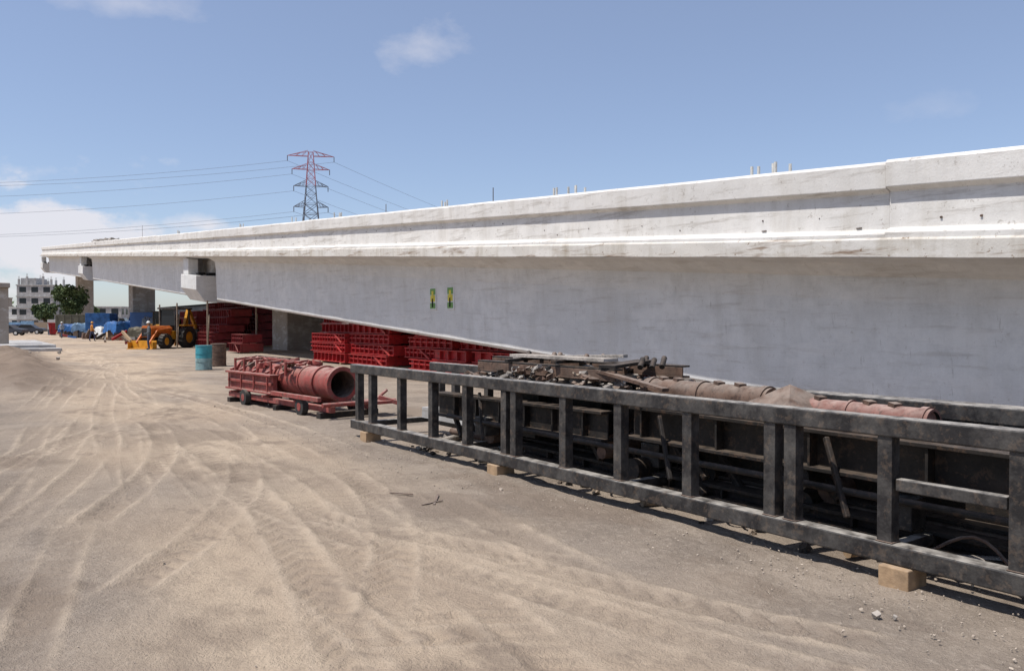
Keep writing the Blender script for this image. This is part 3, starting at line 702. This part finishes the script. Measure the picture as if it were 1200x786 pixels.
for i in range(16):
    x=-54-i*1.9+random.uniform(-1,1); y=random.uniform(108,140)
    mb=MB(); n=random.randint(3,8); w=random.uniform(.9,1.4)
    for k in range(n): 
        for t in range(4): mb.box(x-w/2,x+w/2,y-w/2+t*w/4,y-w/2+t*w/4+w/5,k*.2+.12,k*.2+.16,M_stick)
        for t in (0,.45,.9): mb.box(x-w/2+t*w,x-w/2+t*w+.09*w,y-w/2,y+w/2,k*.2,k*.2+.119,M_stick)
    mb.obj('pallet_stack')

# ------------------------------------------------------------------ trees
def tree(x,y,h,cw,seed,name='broadleaf_tree',n=2600,leaf=.28):
    rs=random.Random(seed); e=empty(name,0,(x,y,0)); mb=MB()
    mb.tube((0,0,0),(0,0,h*.4),.22,M_bark,8,r2=.14); cl=[]
    for k in range(9):
        a=k*2.4; r=cw*.36*rs.uniform(.4,1); z=h*rs.uniform(.5,.85); mb.tube((0,0,h*rs.uniform(.25,.4)),(r*math.cos(a),r*math.sin(a),z),.08,M_bark,6,r2=.03)
        cl.append((r*math.cos(a),r*math.sin(a),z,cw*rs.uniform(.16,.28)))
    cl.append((0,0,h*.85,cw*.2)); mb.obj('trunk_and_limbs',e); mb=MB()
    for i in range(n):
        c=rs.choice(cl); v=Vector((rs.gauss(0,1),rs.gauss(0,1),rs.gauss(0,1))).normalized()*c[3]*rs.random()**.4*rs.uniform(.8,1.15)
        p=Vector(c[:3])+v; a=Vector((rs.gauss(0,1),rs.gauss(0,1),rs.gauss(0,1))).normalized(); bq=a.orthogonal().normalized(); L_=leaf*rs.uniform(.5,1.2)
        mb.add([p-a*L_,p+bq*L_*.6,p+a*L_,p-bq*L_*.6],[(0,1,2,3)],M_leaf)
    mb.obj('crown',e)
tree(-67,121,7.6,5.0,3); tree(-101,172,6,5,4,n=1800,leaf=.35); tree(-88,165,5,5,5,n=1500,leaf=.35)
mb=MB()
for i in range(9000):
    a=random.uniform(-80,80); dist=random.uniform(330,380); ar_=math.radians(a)
    hh=5+3*math.sin(a*1.7)+2*math.sin(a*4.3+1); z=random.uniform(0,1)**.8*max(2.0,hh)
    p=Vector((math.sin(ar_)*dist,math.cos(ar_)*dist,z)); aa=Vector((random.gauss(0,1),random.gauss(0,1),random.gauss(0,1))).normalized(); bq=aa.orthogonal().normalized(); L_=random.uniform(.8,2)
    mb.add([p-aa*L_,p+bq*L_*.7,p+aa*L_,p-bq*L_*.7],[(0,1,2,3)],M_leaf)
mb.obj('distant_tree_line')

# ------------------------------------------------------------------ pylon
PX,PY=-50.6,201; e=empty('electricity_pylon',math.radians(10),(PX,PY,0)); mb=MB()
def hw(z): return 4.2-(z/34)*2.9 if z<34 else 1.3-(z-34)/11*.75
zs=[0,6,11,15.5,19.5,23,26,29,31.5,34,36,38,40,42,44.5]
def leg(k,z): sx=(-1,1,1,-1)[k]; sy=(-1,-1,1,1)[k]; w=hw(z); return Vector((sx*w,sy*w,z))
for a,bb in zip(zs[:-1],zs[1:]):
    mt=M_latr if a>=36 else M_lat; t=.18 if a<30 else .13
    for k in range(4):
        mb.beam(leg(k,a),leg(k,bb),t,t,mt); k2=(k+1)%4
        mb.beam(leg(k,a),leg(k2,bb),t*.6,t*.6,mt); mb.beam(leg(k2,a),leg(k,bb),t*.6,t*.6,mt); mb.beam(leg(k,bb),leg(k2,bb),t*.6,t*.6,mt)
arms=[(43.5,5.7,M_latr),(40.2,4.6,M_latr),(36.0,4.2,M_lat),(30.8,4.2,M_lat)]
tips=[]
for z,w,mt in arms:
    for sx in (-1,1):
        tip=Vector((sx*w,0,z)); h0=hw(z)
        for sy in (-1,1):
            mb.beam((sx*h0,sy*h0,z+.0),tip,.12,.12,mt); mb.beam((sx*h0,sy*h0,z+1.3),tip,.10,.10,mt)
            for q_ in (.3,.6): 
                p1=Vector((sx*h0,sy*h0,z)).lerp(tip,q_); p2=Vector((sx*h0,sy*h0,z+1.3)).lerp(tip,q_-.2); mb.beam(p1,p2,.07,.07,mt)
        mb.tube(tip,tip-Vector((0,0,1.3)),.11,M_lat,6)
        tips.append(tip-Vector((0,0,1.3)))
mb.obj('lattice',e)
Mx=Matrix.Translation((PX,PY,0))@Matrix.Rotation(math.radians(10),4,'Z'); lines=[]
for i,t in enumerate(tips):
    if i in (3,5): continue
    p=Mx@t
    for (tx,ty,tz,sag) in ((-260,-11,4,9),(190,330,-6,12)):
        q_=Vector((p.x+tx,p.y+ty,p.z+tz))
        lines.append([tuple(p.lerp(q_,k/24)-Vector((0,0,sag*4*(k/24)*(1-k/24)))) for k in range(25)])
curve('power_lines',lines,.032,M_wire)

# ------------------------------------------------------------------ light
el=math.radians(65); az=Vector((-.9,-.44,0)).normalized()
sv_=Vector((az.x*math.cos(el),az.y*math.cos(el),math.sin(el)))
sun=bpy.data.lights.new('sun','SUN'); sun.energy=5.0; sun.angle=math.radians(.53); sun.color=(1,.955,.89)
so=bpy.data.objects.new('sun',sun); COL.objects.link(so); so.rotation_euler=sv_.to_track_quat('Z','Y').to_euler(); so.location=(0,0,60)
w=bpy.data.worlds.new('World'); scene.world=w; w.use_nodes=True; nt=w.node_tree; L=nt.links
bg=nt.nodes['Background']; sky=N(nt,'ShaderNodeTexSky',sky_type='NISHITA'); sky.sun_disc=False
sky.sun_elevation=el; sky.sun_rotation=math.atan2(az.x,az.y); sky.air_density=1.0; sky.dust_density=1.3; sky.ozone_density=1.8; sky.altitude=700
gen=N(nt,'ShaderNodeTexCoord').outputs['Generated']
nz=N(nt,'ShaderNodeTexNoise'); nz.inputs['Scale'].default_value=11; nz.inputs['Detail'].default_value=6; nz.inputs['Roughness'].default_value=.6
mpp=N(nt,'ShaderNodeMapping'); mpp.inputs['Scale'].default_value=(1,1,1.8); L.new(gen,mpp.inputs['Vector']); L.new(mpp.outputs[0],nz.inputs['Vector'])
def M2(op,a,b_=None,clamp=False):
    n=N(nt,'ShaderNodeMath',operation=op,use_clamp=clamp)
    for i,v in enumerate((a,b_)):
        if v is None: continue
        if isinstance(v,(int,float)): n.inputs[i].default_value=v
        else: L.new(v,n.inputs[i])
    return n.outputs[0]
tot=None
for (px,py,rx,rz,amp) in ((497,50,.045,.026,.6),(10,285,.11,.06,3.),(150,6,.06,.018,.5),(240,266,.05,.014,1.6),(120,290,.10,.03,2.2),(330,280,.09,.018,.8),(-300,250,.3,.08,1.),(1100,130,.04,.015,.25)):
    d=Vector(((px-600)/933,1,(378-py)/933)).normalized()
    sub=N(nt,'ShaderNodeVectorMath',operation='SUBTRACT'); L.new(gen,sub.inputs[0]); sub.inputs[1].default_value=d
    ml=N(nt,'ShaderNodeVectorMath',operation='MULTIPLY'); L.new(sub.outputs[0],ml.inputs[0]); ml.inputs[1].default_value=(1/rx,1/rx,1/rz)
    ln=N(nt,'ShaderNodeVectorMath',operation='LENGTH'); L.new(ml.outputs[0],ln.inputs[0])
    g_=M2('SUBTRACT',1.15,ln.outputs['Value'],False); g_=M2('MAXIMUM',g_,-1.5)
    g_=M2('ADD',M2('MULTIPLY',g_,.6),M2('MULTIPLY',M2('SUBTRACT',nz.outputs['Fac'],.5),2.4))
    g_=M2('MULTIPLY',g_,amp,True)
    tot=g_ if tot is None else M2('MAXIMUM',tot,g_)
tint=mix(nt,1.0,sky.outputs[0],(.98,.99,1.07),'MULTIPLY')
tint=mix(nt,.20,tint,(4.7,5.1,6.0))
cm=mix(nt,M2('MULTIPLY',tot,.80),tint,(6.4,6.2,6.5))
L.new(cm,bg.inputs['Color']); bg.inputs['Strength'].default_value=.132

# ------------------------------------------------------------------ camera
cam=bpy.data.cameras.new('camera'); cam.lens=28; cam.sensor_width=36; cam.clip_end=9000; cam.clip_start=.05
co_=bpy.data.objects.new('camera',cam); COL.objects.link(co_); co_.location=(0,0,1.7); co_.rotation_euler=(math.radians(90-.92),0,0)
scene.camera=co_
scene.view_settings.view_transform='Standard'; scene.view_settings.look='None'; scene.view_settings.exposure=0
